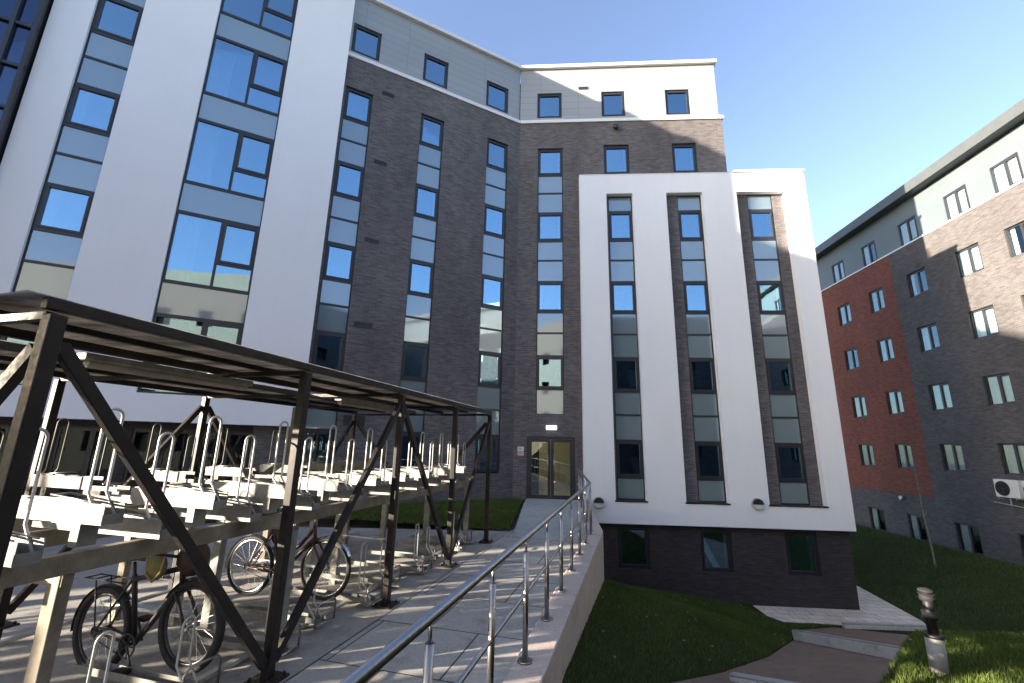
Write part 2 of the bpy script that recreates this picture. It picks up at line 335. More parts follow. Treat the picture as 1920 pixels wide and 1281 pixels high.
def window(parent, fx, fy, frz, x, z, w, h, y=.06, kind='single', curtain='right', glass='glass'):
    """one window: frame mesh > pane, curtain. fx,fy,frz = facade frame"""
    key = (round(w, 2), round(h, 2), kind, curtain, glass)
    if key not in _wc:
        fr = MB(); ring(fr, 0, w, 0, h, .055, 0, .09)
        if kind == 'single': ring(fr, .057, w-.057, .057, h-.057, .05, -.012, .05); panes = [(.1, w-.1, .1, h-.1)]
        elif kind == 'double':
            fr.box(w*.5-.03, w*.5+.03, 0.002, .088, .055, h-.055); ring(fr, w*.5+.032, w-.057, .057, h-.057, .035, -.012, .05); panes = [(.05, w-.05, .05, h-.05)]
        elif kind == 'bay':
            mx = w*.54; fr.box(mx-.03, mx+.03, .002, .088, .055, h-.055); fr.box(mx+.03, w-.055, .002, .088, h*.36-.03, h*.36+.03)
            ring(fr, mx+.032, w-.057, h*.36+.032, h-.057, .06, -.012, .05); panes = [(.05, w-.05, .05, h-.05)]
        fm = fr.mesh('window')
        pb = MB(); a, b, c, d = panes[0]; pb.box(a, b, .028, .034, c, d); pm = pb.mesh('pane')
        cb = MB(); rr = random.Random(hash(key) % 1000)
        def drape(x0, x1, amp=.012):
            n = max(6, int((x1-x0)/.025)); yc = .075 if kind == 'double' else .13; pts = [(x0+(x1-x0)*i/n, yc+amp*sin(i*1.3+rr.random())) for i in range(n+1)]
            for i in range(n):
                cb.face([(*pts[i], .06), (*pts[i+1], .06), (*pts[i+1], h-.06), (*pts[i], h-.06)], True)
        if curtain == 'right': drape(w*.80, w*.97)
        elif curtain == 'both': drape(.07, w*.22); drape(w*.8, w*.95)
        elif curtain == 'closed': drape(.06, w-.06, .006)
        elif curtain == 'half': drape(.06, w*.47, .008)
        elif curtain == 'left': drape(.07, w*.3)
        cm = cb.mesh('curtain') if cb.v else None
        fm.materials.append(MAT['frame']); pm.materials.append(MAT[glass])
        if cm: cm.materials.append(MAT['curtain'])
        _wc[key] = (fm, pm, cm)
    fm, pm, cm = _wc[key]
    def mk(n, me, par):
        o = bpy.data.objects.new(n, me); COL.objects.link(o); o.parent = par; return o
    o = mk('window', fm, parent); c, s = cos(frz), sin(frz)
    o.location = (fx + c*x - s*y, fy + s*x + c*y, z); o.rotation_euler = (0, 0, frz)
    mk('pane', pm, o)
    if cm: mk('curtain', cm, o)
    return o
_sc = {}
def spandrel(parent, fx, fy, frz, x, z, w, h, y=.06):
    key = (round(w, 2), round(h, 2))
    if key not in _sc:
        b = MB(); b.box(.035, w-.035, .02, .04, .028, h-.028); m = b.mesh('spandrel_panel'); m.materials.append(MAT['spandrel'])
        f = MB(); ring(f, 0, w, 0, h, .03, 0, .09); f.box(.03, w-.03, .045, .085, .03, h-.03); fm = f.mesh('panel_frame'); fm.materials.append(MAT['frame']); _sc[key] = (m, fm)
    m, fm = _sc[key]; c, s = cos(frz), sin(frz)
    o = bpy.data.objects.new('spandrel_panel', m); COL.objects.link(o); o.parent = parent
    o.location = (fx + c*x - s*y, fy + s*x + c*y, z); o.rotation_euler = (0, 0, frz)
    k = bpy.data.objects.new('panel_frame', fm); COL.objects.link(k); k.parent = o
ST = 2.65
def strip(parent, fr, x0, x1, top, zend, wh=1.12, lead=0.0, curt='right', y=.06, kinds=None, cyc=('right', 'right', 'both', 'right', 'left')):
    """vertical ribbon of windows and back-painted glass panels from top down to zend"""
    w = x1-x0; z = top; k = 0
    if lead: spandrel(parent, *fr, x0, z, w, lead, y)
    while z > zend + .3:
        window(parent, *fr, x0, z-wh, w, wh, y, 'single', cyc[k % len(cyc)])
        lo = z - wh; nx = max(z - ST, zend)
        gap = lo - nx
        if gap > 1.1:
            spandrel(parent, *fr, x0, lo-gap*.48, w, gap*.48, y); spandrel(parent, *fr, x0, nx, w, gap*.52, y)
        elif gap > .1: spandrel(parent, *fr, x0, nx, w, gap, y)
        z -= ST; k += 1

# ================================================================== MAIN BUILDING
main = tag(empty('apartment_building', (CX, CY, 0)), 'large bent apartment building of grey brick, white render columns and tall window strips', 'building')
OX, OY = -CX, -CY                           # parts are placed in world terms relative to the empty
RZL = pi/2 - FA                             # rotation of the left facade frame
FL = (0.0, 0.0, RZL)                        # left facade frame origin = the inner corner
FWG = (OX, 0.0, 0.0)                        # wing facade frame
FBX = (OX, -0.3, 0.0)                       # white frame of the wing, 0.3 m proud
def part(name, mb, mat, fr, bevel=0): return mb.build(name, MAT[mat], main, (fr[0], fr[1], 0), fr[2], bevel)
TOP, BAND = 16.1, 13.66
XEND = -21.6
c1 = (-6.20, -5.38); c2 = (-3.79, -2.97); c3 = (-1.33, -.47)
tw = [(-6.2, -5.31), (-3.83, -2.93), (-1.42, -.49)]
# brick and cladding of the left facade
hl = [(c1[0], c1[1], .75, 12.5), (c2[0], c2[1], .75, 12.5), (c3[0], c3[1], .75, 12.5)]
mb = wall_sheet(MB(), -7.3, 0, -.3, BAND, hl); part('brick_wall', mb, 'brick', FL)
mb = wall_sheet(MB(), -7.3, 0, BAND, TOP, [(a, b, 13.88, 15.0) for a, b in tw], y=.05); part('cladding', mb, 'clad', FL)
for a, b in tw: window(main, *FL, a, 13.88, b-a, 1.12, .1, 'single', 'right')
for c in (c1, c2, c3): strip(main, FL, c[0], c[1], 12.5, .75)
# wing
hw = [(-.14, .79, 2.6, 12.5), (2.3, 3.23, 11.38, 12.6), (4.79, 5.67, 11.38, 12.6), (-.42, 1.12, -.05, 1.9)]
mb = wall_sheet(MB(), CX, 6.68, -.3, BAND, hw); mb.face([(6.68, 0, -3), (6.68, 9, -3), (6.68, 9, BAND), (6.68, 0, BAND)]); part('brick_wall', mb, 'brick', FWG)
twg = [(-.18, .76), (2.28, 3.17), (4.69, 5.6)]
mb = wall_sheet(MB(), CX, 6.6, BAND, TOP, [(a, b, 13.88, 15.0) for a, b in twg], y=.05); mb.face([(6.6, .05, BAND), (6.6, 9, BAND), (6.6, 9, TOP), (6.6, .05, TOP)]); part('cladding', mb, 'clad', FWG)
for a, b in twg: window(main, *FWG, a, 13.88, b-a, 1.12, .1, 'single', 'right' if a > 0 else 'both')
strip(main, FWG, -.14, .79, 12.5, 2.6)
for a, b in ((2.3, 3.23), (4.79, 5.67)): window(main, *FWG, a, 11.38, b-a, 1.2, .06, 'single', 'right')
# ledges and parapet copings
mb = MB().box(-7.3, -.02, -.05, .06, BAND-.07, BAND+.06); part('ledge', mb, 'coping', FL)
mb = MB().box(CX+.02, 6.74, -.05, .06, BAND-.07, BAND+.06); mb.box(6.6, 6.74, .06, 9, BAND-.07, BAND+.06); part('ledge', mb, 'coping', FWG)
mb = MB().box(-21.6, .02, -.07, .4, TOP, TOP+.13); part('coping', mb, 'coping', FL)
mb = MB().box(CX-.03, 6.68, -.07, .4, TOP+.003, TOP+.135); mb.box(6.55, 6.683, .4, 9, TOP+.003, TOP+.133); part('coping', mb, 'coping', FWG)
# roofs and hidden backs
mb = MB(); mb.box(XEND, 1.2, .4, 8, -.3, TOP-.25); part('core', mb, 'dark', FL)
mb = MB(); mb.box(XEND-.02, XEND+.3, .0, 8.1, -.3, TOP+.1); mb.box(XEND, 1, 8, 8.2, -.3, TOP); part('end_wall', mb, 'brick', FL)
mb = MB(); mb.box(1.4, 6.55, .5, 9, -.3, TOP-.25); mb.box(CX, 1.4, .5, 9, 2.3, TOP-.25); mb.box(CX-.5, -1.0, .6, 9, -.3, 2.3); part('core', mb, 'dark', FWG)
# white rendered volume with its glazed bays on the left
VT = 16.14; WR = -6.28; WB = 1.95
bayB = (-9.65, -7.83); bayA = (-12.03, -11.15)
mb = wall_sheet(MB(), -12.72, WR, WB, VT, [(*bayB, 2.57, 15.4), (*bayA, 2.58, 15.4)], y=-.3, depth=.22)
mb.face([(WR, -.3, WB), (WR, .2, WB), (WR, .2, VT), (WR, -.3, VT)]); mb.face([(-12.72, -.3, WB), (-12.72, .2, WB), (WR, .2, WB), (WR, -.3, WB)])
part('white_render', mb, 'render', FL)
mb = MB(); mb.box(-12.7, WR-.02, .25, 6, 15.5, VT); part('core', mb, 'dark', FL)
# the brick wall carries on behind the white volume
mb = wall_sheet(MB(), XEND, -12.72, -.3, TOP, [], y=.3); part('brick_wall', mb, 'brick', FL)
VT = 16.14
for zt in (15.01, 12.36, 9.71, 7.06, 4.41):
    window(main, *FL, bayB[0], zt-1.84, bayB[1]-bayB[0], 1.84, -.22, 'bay', 'left')
    if zt > 5: spandrel(main, *FL, bayB[0], zt-2.65, bayB[1]-bayB[0], .81, -.22)
ww = bayA[1]-bayA[0]
for zt in (15.0, 12.35, 9.70, 7.08, 4.45):
    window(main, *FL, bayA[0], zt-1.13, ww, 1.13, -.22, 'single', 'left' if zt > 7 else 'right')
    spandrel(main, *FL, bayA[0], zt-1.13-.74, ww, .74, -.22)
    if zt > 5: spandrel(main, *FL, bayA[0], zt-2.65, ww, .78, -.22)
# ground floor below the white volume
mb = MB(); x = -13.6
holes = [(-13.4+1.25*i, -13.4+1.25*i+1.12, .25, 1.8) for i in range(5)]
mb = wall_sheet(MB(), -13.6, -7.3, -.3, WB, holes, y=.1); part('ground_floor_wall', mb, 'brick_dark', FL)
for h in holes: window(main, *FL, h[0], h[2], h[1]-h[0], h[3]-h[2], .14, 'double', 'none', 'glass_low')
# air bricks / vents on the brick
for x, z, w, h in ((-5.12, 12.66, .4, .13), (-5.15, 10.1, .4, .13), (-5.18, 7.43, .42, .13), (-5.23, 4.78, .52, .18), (-5.23, 2.03, .56, .28)):
    mb = MB(); ring(mb, x, x+w, z, z+h, .015, -.012, .01)
    for i in range(3): mb.box(x+.015, x+w-.015, -.008+.0, .004, z+h*(.25+.25*i)-.008, z+h*(.25+.25*i)+.008)
    mb.box(x+.01, x+w-.01, -.003, .003, z+.01, z+h-.01); part('vent', mb, 'frame', FL)
mb = MB(); ring(mb, 1.42, 1.78, 15.12, 15.24, .015, .035, .06); mb.box(1.43, 1.77, .044, .056, 15.13, 15.23); part('vent', mb, 'frame', FWG)
# dome camera under the ledge
mb = MB().box(2.68, 2.86, -.1, .0, 13.30, 13.42); mb.ell((2.77, -.12, 13.26), .09, .09, .09); part('security_camera', mb, 'frame', FWG)
# white frame volume in front of the wing and the lower extension
BX0, BX1, BZ0, BZ1 = 1.36, 9.12, -.6, 11.12
rec = [(2.30, 3.22, .05, 10.38), (4.38, 5.62, .05, 10.38), (6.78, 8.40, .05, 10.38)]
mb = wall_sheet(MB(), BX0, BX1, BZ0, BZ1, rec, y=0, depth=.19)
mb.face([(BX0, 0, BZ0), (BX0, .35, BZ0), (BX0, .35, BZ1), (BX0, 0, BZ1)]); mb.face([(BX1, 0, BZ0), (BX1, 8, BZ0), (BX1, 8, BZ1), (BX1, 0, BZ1)])
mb.face([(BX0, 0, BZ0), (BX1, 0, BZ0), (BX1, .35, BZ0), (BX0, .35, BZ0)]); mb.face([(BX0, 0, BZ1), (BX1, 0, BZ1), (BX1, .3, BZ1), (BX0, .3, BZ1)])
part('white_render', mb, 'render', FBX)
ex = [(2.38, 3.22), (4.80, 5.62), (7.20, 8.05)]
mb = MB()
for (a, b, c, d), (e, f) in zip(rec, ex): wall_sheet(mb, a-.01, b+.01, c-.01, d+.01, [(e, f, c, d-.02)], y=.19, depth=.1)
part('brick_wall', mb, 'brick', FBX)
for i, (e, f) in enumerate(ex):
    strip(main, FBX, e, f, 9.78, .07, lead=.58, y=.21, cyc=('right', 'right', 'none', 'none') if i else ('right', 'none', 'none', 'none'))
for a, b, c, d in rec: part('sill', MB().box(a-.03, b+.03, -.03, .19, c-.03, c+.01), 'frame', FBX)
mb = MB().box(6.72, BX1+.03, -.04, .3, BZ1+.002, BZ1+.1); mb.box(BX1-.3, BX1+.033, .3, 8, BZ1+.002, BZ1+.1); mb.box(BX0-.01, 6.72, -.012, .27, BZ1, BZ1+.03); part('coping', mb, 'coping', FBX)
mb = MB(); mb.box(BX0+.05, BX1-.05, .75, 8, -2.7, BZ1-.1); part('core', mb, 'dark', FBX)
# plinth storey under the frame
hb = [(2.36, 3.28, -1.87, -.70), (4.78, 5.68, -1.87, -.70), (7.21, 8.12, -1.87, -.70)]
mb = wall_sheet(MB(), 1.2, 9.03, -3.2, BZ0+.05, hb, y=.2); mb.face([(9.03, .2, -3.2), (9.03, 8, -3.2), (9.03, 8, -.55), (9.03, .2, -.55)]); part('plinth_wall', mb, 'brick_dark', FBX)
for i, h in enumerate(hb): window(main, *FBX, h[0], h[2], h[1]-h[0], h[3]-h[2], .26, 'single', 'right' if i else 'none')
# bulkhead lights on the white frame (half hooded discs)
def disc(mb, x, z, y0, y1, r, n=24, a0=0, a1=2*pi):
    ps = [(x+r*cos(a0+(a1-a0)*i/n), z+r*sin(a0+(a1-a0)*i/n)) for i in range(n+1)]
    mb.face([(px, y0, pz) for px, pz in ps][::1]); 
    for i in range(n): mb.face([(ps[i][0], y0, ps[i][1]), (ps[i+1][0], y0, ps[i+1][1]), (ps[i+1][0], y1, ps[i+1][1]), (ps[i][0], y1, ps[i][1])], True)
def bulkhead(x, z, lab):
    e = tag(empty('bulkhead_light', (x, 14.2, z)), lab, 'wall light', 'round bulkhead lights on the white frame')
    mb = MB(); disc(mb, 0, 0, -.05, 0, .17); mb.build('housing', MAT['galv'], e)
    mb = MB(); disc(mb, 0, 0, -.10, -.04, .145, a0=pi, a1=2*pi); mb.build('diffuser', MAT['white'], e)
    mb = MB(); disc(mb, 0, 0, -.12, -.04, .15, a0=0, a1=pi); mb.face([(-.15, -.12, 0), (.15, -.12, 0), (.15, -.04, 0), (-.15, -.04, 0)]); mb.build('hood', MAT['frame'], e)
bulkhead(1.78, -.02, 'round bulkhead light on the white frame beside the railing end')
bulkhead(6.42, .07, 'round bulkhead light on the white frame between its second and third window strips')
# entrance doors
DX0, DX1, DZ = -.42, 1.12, 1.9
mb = MB(); ring(mb, DX0, DX1, -.02, DZ, .07, .02, .12); part('door_frame', mb, 'frame', FWG)
mid = (DX0+DX1)/2
for a, b, hx in ((DX0+.07, mid-.004, mid-.1), (mid+.004, DX1-.07, mid+.1)):
    mb = MB(); ring(mb, a, b, .02, DZ-.072, .095, .035, .10)
    d = part('door', mb, 'frame', FWG)
    g = MB().box(a+.09, b-.09, .06, .068, .11, DZ-.16).build('pane', MAT['glass_door'], d)
    h = MB().tube([(hx, .035, .55), (hx, -.03, .55), (hx, -.03, 1.35), (hx, .035, 1.35)], .014).build('handle', MAT['steel'], d)
mb = MB(); mb.face([(CX-.1, 2.5, 0), (1.4, 2.5, 0), (1.4, 2.5, 2.3), (CX-.1, 2.5, 2.3)]); mb.face([(-.9, .2, 0), (-.9, 2.5, 0), (-.9, 2.5, 2.3), (-.9, .2, 2.3)]); mb.face([(1.38, .2, 0), (1.38, 2.5, 0), (1.38, 2.5, 2.3), (1.38, .2, 2.3)])
mb.face([(-.9, .2, 2.29), (1.38, .2, 2.29), (1.38, 2.5, 2.29), (-.9, 2.5, 2.29)]); mb.face([(-.9, .13, .004), (1.38, .13, .004), (1.38, 2.5, .004), (-.9, 2.5, .004)])
part('lobby', mb, 'beige', FWG)
mb = MB().box(-.5, .1, 1.2, 1.6, 2.24, 2.27); part('lobby_glow_panel', mb, 'lobbyglow', FWG)  # unseen glowing panel added to light the lobby behind the doors
mb = MB().box(.2, .54, -.07, 0, 2.12, 2.25); o = part('emergency_light', mb, 'emergency', FWG, .01)
e = tag(empty('notice_sign', (-.61, 14.5, 1.3)), 'pair of small white and pink notices on the brick left of the entrance doors', 'sign')
MB().box(-.1, .1, -.012, 0, .14, .27).build('upper_plate', MAT['white'], e); MB().box(-.1, .1, -.012, 0, 0, .125).build('lower_plate', MAT['pinksign'], e)
mk = MB()
for z, w in ((.235, .07), (.21, .12), (.185, .1), (.09, .13), (.065, .12), (.04, .09)): mk.box(-.07, -.07+w, -.0145, -.012, z-.006, z+.006)
mk.build('printed_lines', MAT['redink'], e)

# ================================================================== dark glazed tower at the far left
tower = tag(empty('glazed_tower', (CX, CY, 0)), 'dark glazed stair tower at the top left corner of the picture', 'building')
def tpart(name, mb, mat): return mb.build(name, MAT[mat], tower, (0, 0, 0), RZL)
mb = MB(); mb.box(-16.6, -12.78, -.35, .25, -.3, 16.1); tpart('core', mb, 'dark')
mb = MB(); mb.box(-16.6, -12.78, -.42, -.41, -.3, 16.1); tpart('glazing', mb, 'glassdark')
mb = MB()
for x in (-12.80, -13.15, -13.55, -14.6, -15.6, -16.6): mb.box(x-.035, x+.035, -.5, -.36, -.3, 16.1)
for z in [.0+1.06*i for i in range(16)]: mb.box(-16.6, -12.765, -.485, -.365, z-.035, z+.035)
tpart('mullions', mb, 'frame')

# ================================================================== RIGHT-HAND BUILDING (facade faces -X)
RX = 16.6
rb = tag(empty('brick_block', (RX, 16, 0)), 'red and grey brick block with pale top storey and overhanging roof on the right', 'building')
FR = (0, -16, -pi/2)
def rpart(name, mb, mat): return mb.build(name, MAT[mat], rb, (0, -16, 0), -pi/2)
ys = [(24.7, 23.7), (22.3, 21.35), (19.9, 18.9), (17.5, 16.5), (15.55, 14.55), (13.15, 12.15), (10.8, 9.8), (8.4, 7.4), (6.0, 5.0), (3.6, 2.6), (1.2, .2), (-1.2, -2.2)]
zt = [12.0, 9.52, 7.02, 4.5, 2.06, -1.0]
hr = [(-a, -b, z-1.1, z) for a, b in ys for z in zt]
YF, YN = 28.0, -13.0
def sub(x0, x1, z0, z1): return [h for h in hr if h[0] > x0 and h[1] < x1 and h[2] > z0 and h[3] < z1]
mb = wall_sheet(MB(), -YF, -20.62, -.15, 10.88, sub(-YF, -20.6, -.1, 10.9)); rpart('red_brick_wall', mb, 'brick_red')
mb = wall_sheet(MB(), -YF, -20.62, -4, -.15, sub(-YF, -20.6, -4, -.15), y=.02); rpart('plinth_wall', mb, 'brick_r')
mb = wall_sheet(MB(), -20.62, -YN, -4, 10.88, sub(-20.6, -YN, -4, 10.9), y=-.02)
mb.face([(-20.62, -.02, -.15), (-20.62, .02, -.15), (-20.62, .02, 10.88), (-20.62, -.02, 10.88)]); rpart('grey_brick_wall', mb, 'brick_r')
mb = wall_sheet(MB(), -YF, -YN, 10.88, 13.0, sub(-YF, -YN, 10.8, 13), y=.03); rpart('cladding', mb, 'clad_r')
mb = MB(); mb.box(-YF, -YN, -.04, .04, 10.84, 10.9); rpart('ledge', mb, 'coping')
rr = random.Random(4)
for i, (a, b) in enumerate(ys):
    for j, z in enumerate(zt):
        cur = 'closed' if rr.random() < .7 else rr.choice(['half', 'half', 'both', 'left'])
        if j == 5: cur = 'half'
        if (i, j) == (0, 2): cur = 'none'
        window(rb, *FR, -a, z-1.1, a-b, 1.1, .05, 'double', cur, 'glass_clear')
for (i, j, m) in ((3, 2, 'curtain_pink'), (4, 0, 'curtain_pink'), (3, 0, 'curtain_lilac')):
    a, b = ys[i]; z = zt[j]; mb = MB(); n = 14
    for k in range(n):
        x0 = -a+.55+k*.026; mb.face([(x0, .19+.012*sin(k*1.3), z-1.04), (x0+.026, .19+.012*sin((k+1)*1.3), z-1.04), (x0+.026, .19+.012*sin((k+1)*1.3), z-.06), (x0, .19+.012*sin(k*1.3), z-.06)], True)
    rpart('coloured_curtain', mb, m)
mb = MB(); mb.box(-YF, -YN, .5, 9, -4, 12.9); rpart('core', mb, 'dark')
mb = MB(); mb.box(-YF-.5, -YN+.5, -.42, 9, 12.9, 12.98); mb.box(-YF-.5, -YN+.5, -.46, -.40, 12.88, 13.32); mb.box(-YF-.5, -YN+.5, -.4, 9, 12.98, 13.25); rpart('roof', mb, 'galv_roof' if 'galv_roof' in MAT else 'clad_r')
mb = MB(); mb.box(-YN-.1, -YN, 0, 9, -4, 13); rpart('end_wall', mb, 'brick_r')
mb = MB().tube([(-22.35, -.02, -.35), (-22.35, -.12, -.35)], .09, 14); rpart('round_wall_light', mb, 'galv')  # plain disc for the small round light on the wall
# air-conditioning units
def acunit(y, lab):
    e = tag(empty('air_conditioner', (RX-.06, y, .2), -pi/2), lab, 'air conditioner', 'air conditioners on the brick block')
    MB().box(-.41, .41, -.32, -.02, 0, .6).build('casing', MAT['white'], e, bevel=.02)
    mb = MB()
    for r in (.06, .12, .18, .24): mb.tube([(-.12+r*cos(2*pi*i/20), -.335, .3+r*sin(2*pi*i/20)) for i in range(20)], .006, 5, True)
    for i in range(4): mb.tube([(-.12, -.335, .3), (-.12+.24*cos(i*pi/2), -.335, .3+.24*sin(i*pi/2))], .005, 5)
    mb.build('fan_grille', MAT['frame'], e)
    mb = MB(); disc(mb, -.12, .3, -.325, -.31, .25); mb.build('fan_opening', MAT['dark'], e)
    mb = MB()
    for x in (-.3, .3): mb.bar((x, .03, -.03), (x, -.34, -.03), .04, .04); mb.bar((x, .04, -.3), (x, .04, .0), .04, .03)
    mb.build('bracket', MAT['galv'], e)
acunit(17.15, 'white air conditioner on the grey brick wall, left one of the pair')
acunit(16.2, 'white air conditioner on the grey brick wall, right one of the pair')
mb = MB().tube([(0, 0, 0), (0, -1.6, -.12), (-.0, -1.75, -.12), (0, -1.75, .5)], .018, 8); o = mb.build('drain_pipe', MAT['galv'], None, (RX-.12, 17.95, -.02)); tag(o, 'thin pale pipe running along the wall below the air conditioners', 'pipe')

# ================================================================== buildings outside the picture (they cast its shadows and fill its reflections)
o = MB().prism([(-19.8, 3.44), (-30.5, -5.0), (-34, -1.5), (-23, 8.0)], -3, 14.1).build('neighbouring_block', MAT['brick'], None); tag(o, 'grey brick block beyond the left edge that shades the courtyard', 'building')
o = MB().prism([(-16, -4.75), (-16, -13), (-33, -20), (-33, -11)], -3, 13).build('neighbouring_block', MAT['brick'], None); tag(o, 'grey brick block behind the camera on the left', 'building')
sb = tag(empty('opposite_block', (15, -13, 0)), 'grey brick block behind the camera seen only in window reflections', 'building')
mb = wall_sheet(MB(), -11, 10, -3, 14, [(-10+2.6*i, -9+2.6*i, .8+2.65*j, 1.9+2.65*j) for i in range(7) for j in range(5)]); mb.build('brick_wall', MAT['brick_r'], sb, (0, 0, 0), pi)
mb = MB(); mb.box(-11, 10, .3, 7, -3, 14); mb.build('core', MAT['dark'], sb, (0, 0, 0), pi)
sc_ = tag(empty('angled_block', (3, -6.7, 0)), 'pale sunlit block behind the camera seen only in window reflections', 'building')
mb = wall_sheet(MB(), 0, 21, -3, 12.5, [(1+2.7*i, 2+2.7*i, .8+2.65*j, 1.9+2.65*j) for i in range(7) for j in range(4)]); mb.face([(0, 0, 12.5), (21, 0, 12.5), (21, 6, 12.5), (0, 6, 12.5)]); mb.build('pale_wall', MAT['cream'], sc_, (0, 0, 0), atan2(.8, .6)+pi)
mb = MB(); mb.box(0, 21, .3, 6, -3, 12.4); mb.build('core', MAT['dark'], sc_, (0, 0, 0), atan2(.8, .6)+pi)
fe = MB()  # unseen fence, added; board heights and gaps shape the sun streaks
rf = random.Random(3); c = 2.1
while c < 7.6:
    w = rf.uniform(.10, .3); x = -12.0; y0 = c + .42*x
    lowp = 4.9 < c < 7.0
    if not lowp: fe.box(x-.03, x+.03, y0, y0+w, -.3, rf.uniform(2.05, 2.75))
    c += w + (rf.uniform(.03, .11) if c < 4.6 else rf.uniform(.06, .22))
sh = MB()  # unseen branch tubes added so the sun stripes fall less regularly
for i in range(70):
    c = rf.uniform(4.9, 7.1); y0 = c - .42*13; z0 = rf.uniform(.2, 2.2); L = rf.uniform(.5, 1.5); a = rf.uniform(-1.0, 1.0)
    sh.tube([(-13, y0, z0), (-13+rf.uniform(-.2, .2), y0+L*.5*sin(a), z0+L*.5*cos(a)+rf.uniform(-.1, .1)), (-13, y0+L*sin(a*1.3), z0+L*cos(a))], [rf.uniform(.03, .09), .04, .01], 6)
sh = sh.build('sun_breaking_branches', MAT['bark'], None); tag(sh, 'loose slanted branches added out of view to break up the low sun', 'shrub')
fe.box(-12.06, -12.03, 2.7-5.04, 7.4-5.04, .3, .4)
o = fe.build('sun_streak_fence', MAT['darksteel'], None); tag(o, 'unseen fence of uneven upright boards added to cut the low sun into streaks', 'fence')

# ================================================================== GROUND
def sheet(name, pts, z, mat, loc=(0, 0, 0), rz=0):
    mb = MB(); mb.face([(x, y, z) for x, y in pts]); o = mb.build(name, MAT[mat], None, loc, rz); o['kind'] = 'structure'; return o
RZP = -radians(11.67)                        # path frame: local y = s, local x = d
# shelter floor, path and ramp: top surfaces in one terrace
def pxy(s, d): p = P(s, d); return (p.x, p.y)
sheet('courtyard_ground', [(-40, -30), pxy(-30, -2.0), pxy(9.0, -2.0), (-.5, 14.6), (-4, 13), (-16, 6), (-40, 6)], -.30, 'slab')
mb = MB(); mb.face([(-2.36, -8, 0), (-.93, -8, 0), (-.93, 8.9, 0), (-2.36, 8.9, 0)]); o = mb.build('path', MAT['path'], None, (0, 0, 0), RZP); o['kind'] = 'structure'
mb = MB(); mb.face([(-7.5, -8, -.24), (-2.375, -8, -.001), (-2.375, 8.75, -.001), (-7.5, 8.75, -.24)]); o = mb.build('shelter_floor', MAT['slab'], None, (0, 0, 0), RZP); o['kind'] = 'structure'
mb = MB(); mb.prism([pxy(8.3, -.95), pxy(8.25, -2.2), (-.45, 13.2), (-.40, 14.44), (1.2, 14.44), (1.1, 9.2)], -.3, .014); o = mb.build('entrance_ramp', MAT['ramp'], None, bevel=.008); o['kind'] = 'structure'
def in_poly(x, y, poly):
    r = False; n = len(poly)
    for i in range(n):
        x1, y1 = poly[i]; x2, y2 = poly[(i+1) % n]
        if (y1 > y) != (y2 > y) and x < (x2-x1)*(y-y1)/(y2-y1)+x1: r = not r
    return r
GRAVEL = [(6.14, 12.40), (4.02, 9.06), (2.51, 7.15), (1.55, 6.23), (.95, 5.1), (3.0, 5.1), (4.81, 7.1), (5.59, 8.12), (6.48, 9.29), (6.36, 10.9)]
def gz(y): return -2.87 + .27*(12.6-y)
XL = ([4.0, 5.1, 6.23, 7.15, 9.06, 12.4, 15], [.75, .95, 1.55, 2.51, 4.02, 6.14, 6.2]); XR = ([4.0, 5.1, 7.1, 8.12, 9.29, 11.5], [2.2, 3.0, 4.81, 5.59, 6.48, 8.0])
# lower ground
def lerp(a, b, t): return a + (b-a)*t
def clamp(x, a=0., b=1.): return min(max(x, a), b)
def sm(x): x = clamp(x); return x*x*(3-2*x)
def low_z(x, y):
    xw = (y*PUx - .70)/PUy if y < 9.1 else 1.2 + .2*(y-9.1)/5.3
    zw = float(np.interp(y, [3, 4.5, 9.1, 14.4], [-.30, -.32, -.80, -2.24]))
    xl = float(np.interp(y, *XL)); xr = float(np.interp(y, *XR)); g = max(gz(y), -2.74)
    if x < xl: z = lerp(zw, g+.03, clamp((x-xw)/max(.3, xl-xw))**1.15)
    elif x <= xr: z = g + .03 if not (in_poly(x, y, GRAVEL)) else g-.12
    else: z = g + .03 + (-.45-g)*sm((x-xr)/.55)*(1-sm((y-5.8)/2.1)) if y < 8 else g+.03*clamp((x-xr)/.1)
    z = max(z, -2.86)
    if x > 10.3: z = max(z, -2.74 + .85*sm((x-10.3)/5.6))
    if x > 15.9: z -= 1.2*clamp((x-15.9)/.5)
    return z
xs = np.concatenate([np.arange(-.6, 18, .14)]); ysg = np.arange(-6, 32, .14)
mb = MB(); idx = {}
for i, x in enumerate(xs):
    for j, y in enumerate(ysg):
        xx = max(x, (y*PUx - .78)/PUy) if y < 9.3 else max(x, .9)
        idx[i, j] = len(mb.v); mb.v.append((xx, y, low_z(xx, y)))
for i in range(len(xs)-1):
    for j in range(len(ysg)-1):
        mb.f.append((idx[i, j], idx[i+1, j], idx[i+1, j+1], idx[i, j+1])); mb.sm.append(True)
o = mb.build('lower_ground', MAT['lawn'], None); o['kind'] = 'structure'
sheet('outer_ground', [(-300, -300), (300, -300), (300, 300), (-300, 300)], -4.0, 'lawn')
# upper grass strip between the shelter floor and the left facade
def upper_poly():
    return [pxy(8.8, -2.42), pxy(8.8, -9), (-9.5, 8.9), (CX, 14.45), (-.47, 14.45), (-.52, 13.2)]
sheet('upper_lawn', upper_poly(), -.005, 'lawn')
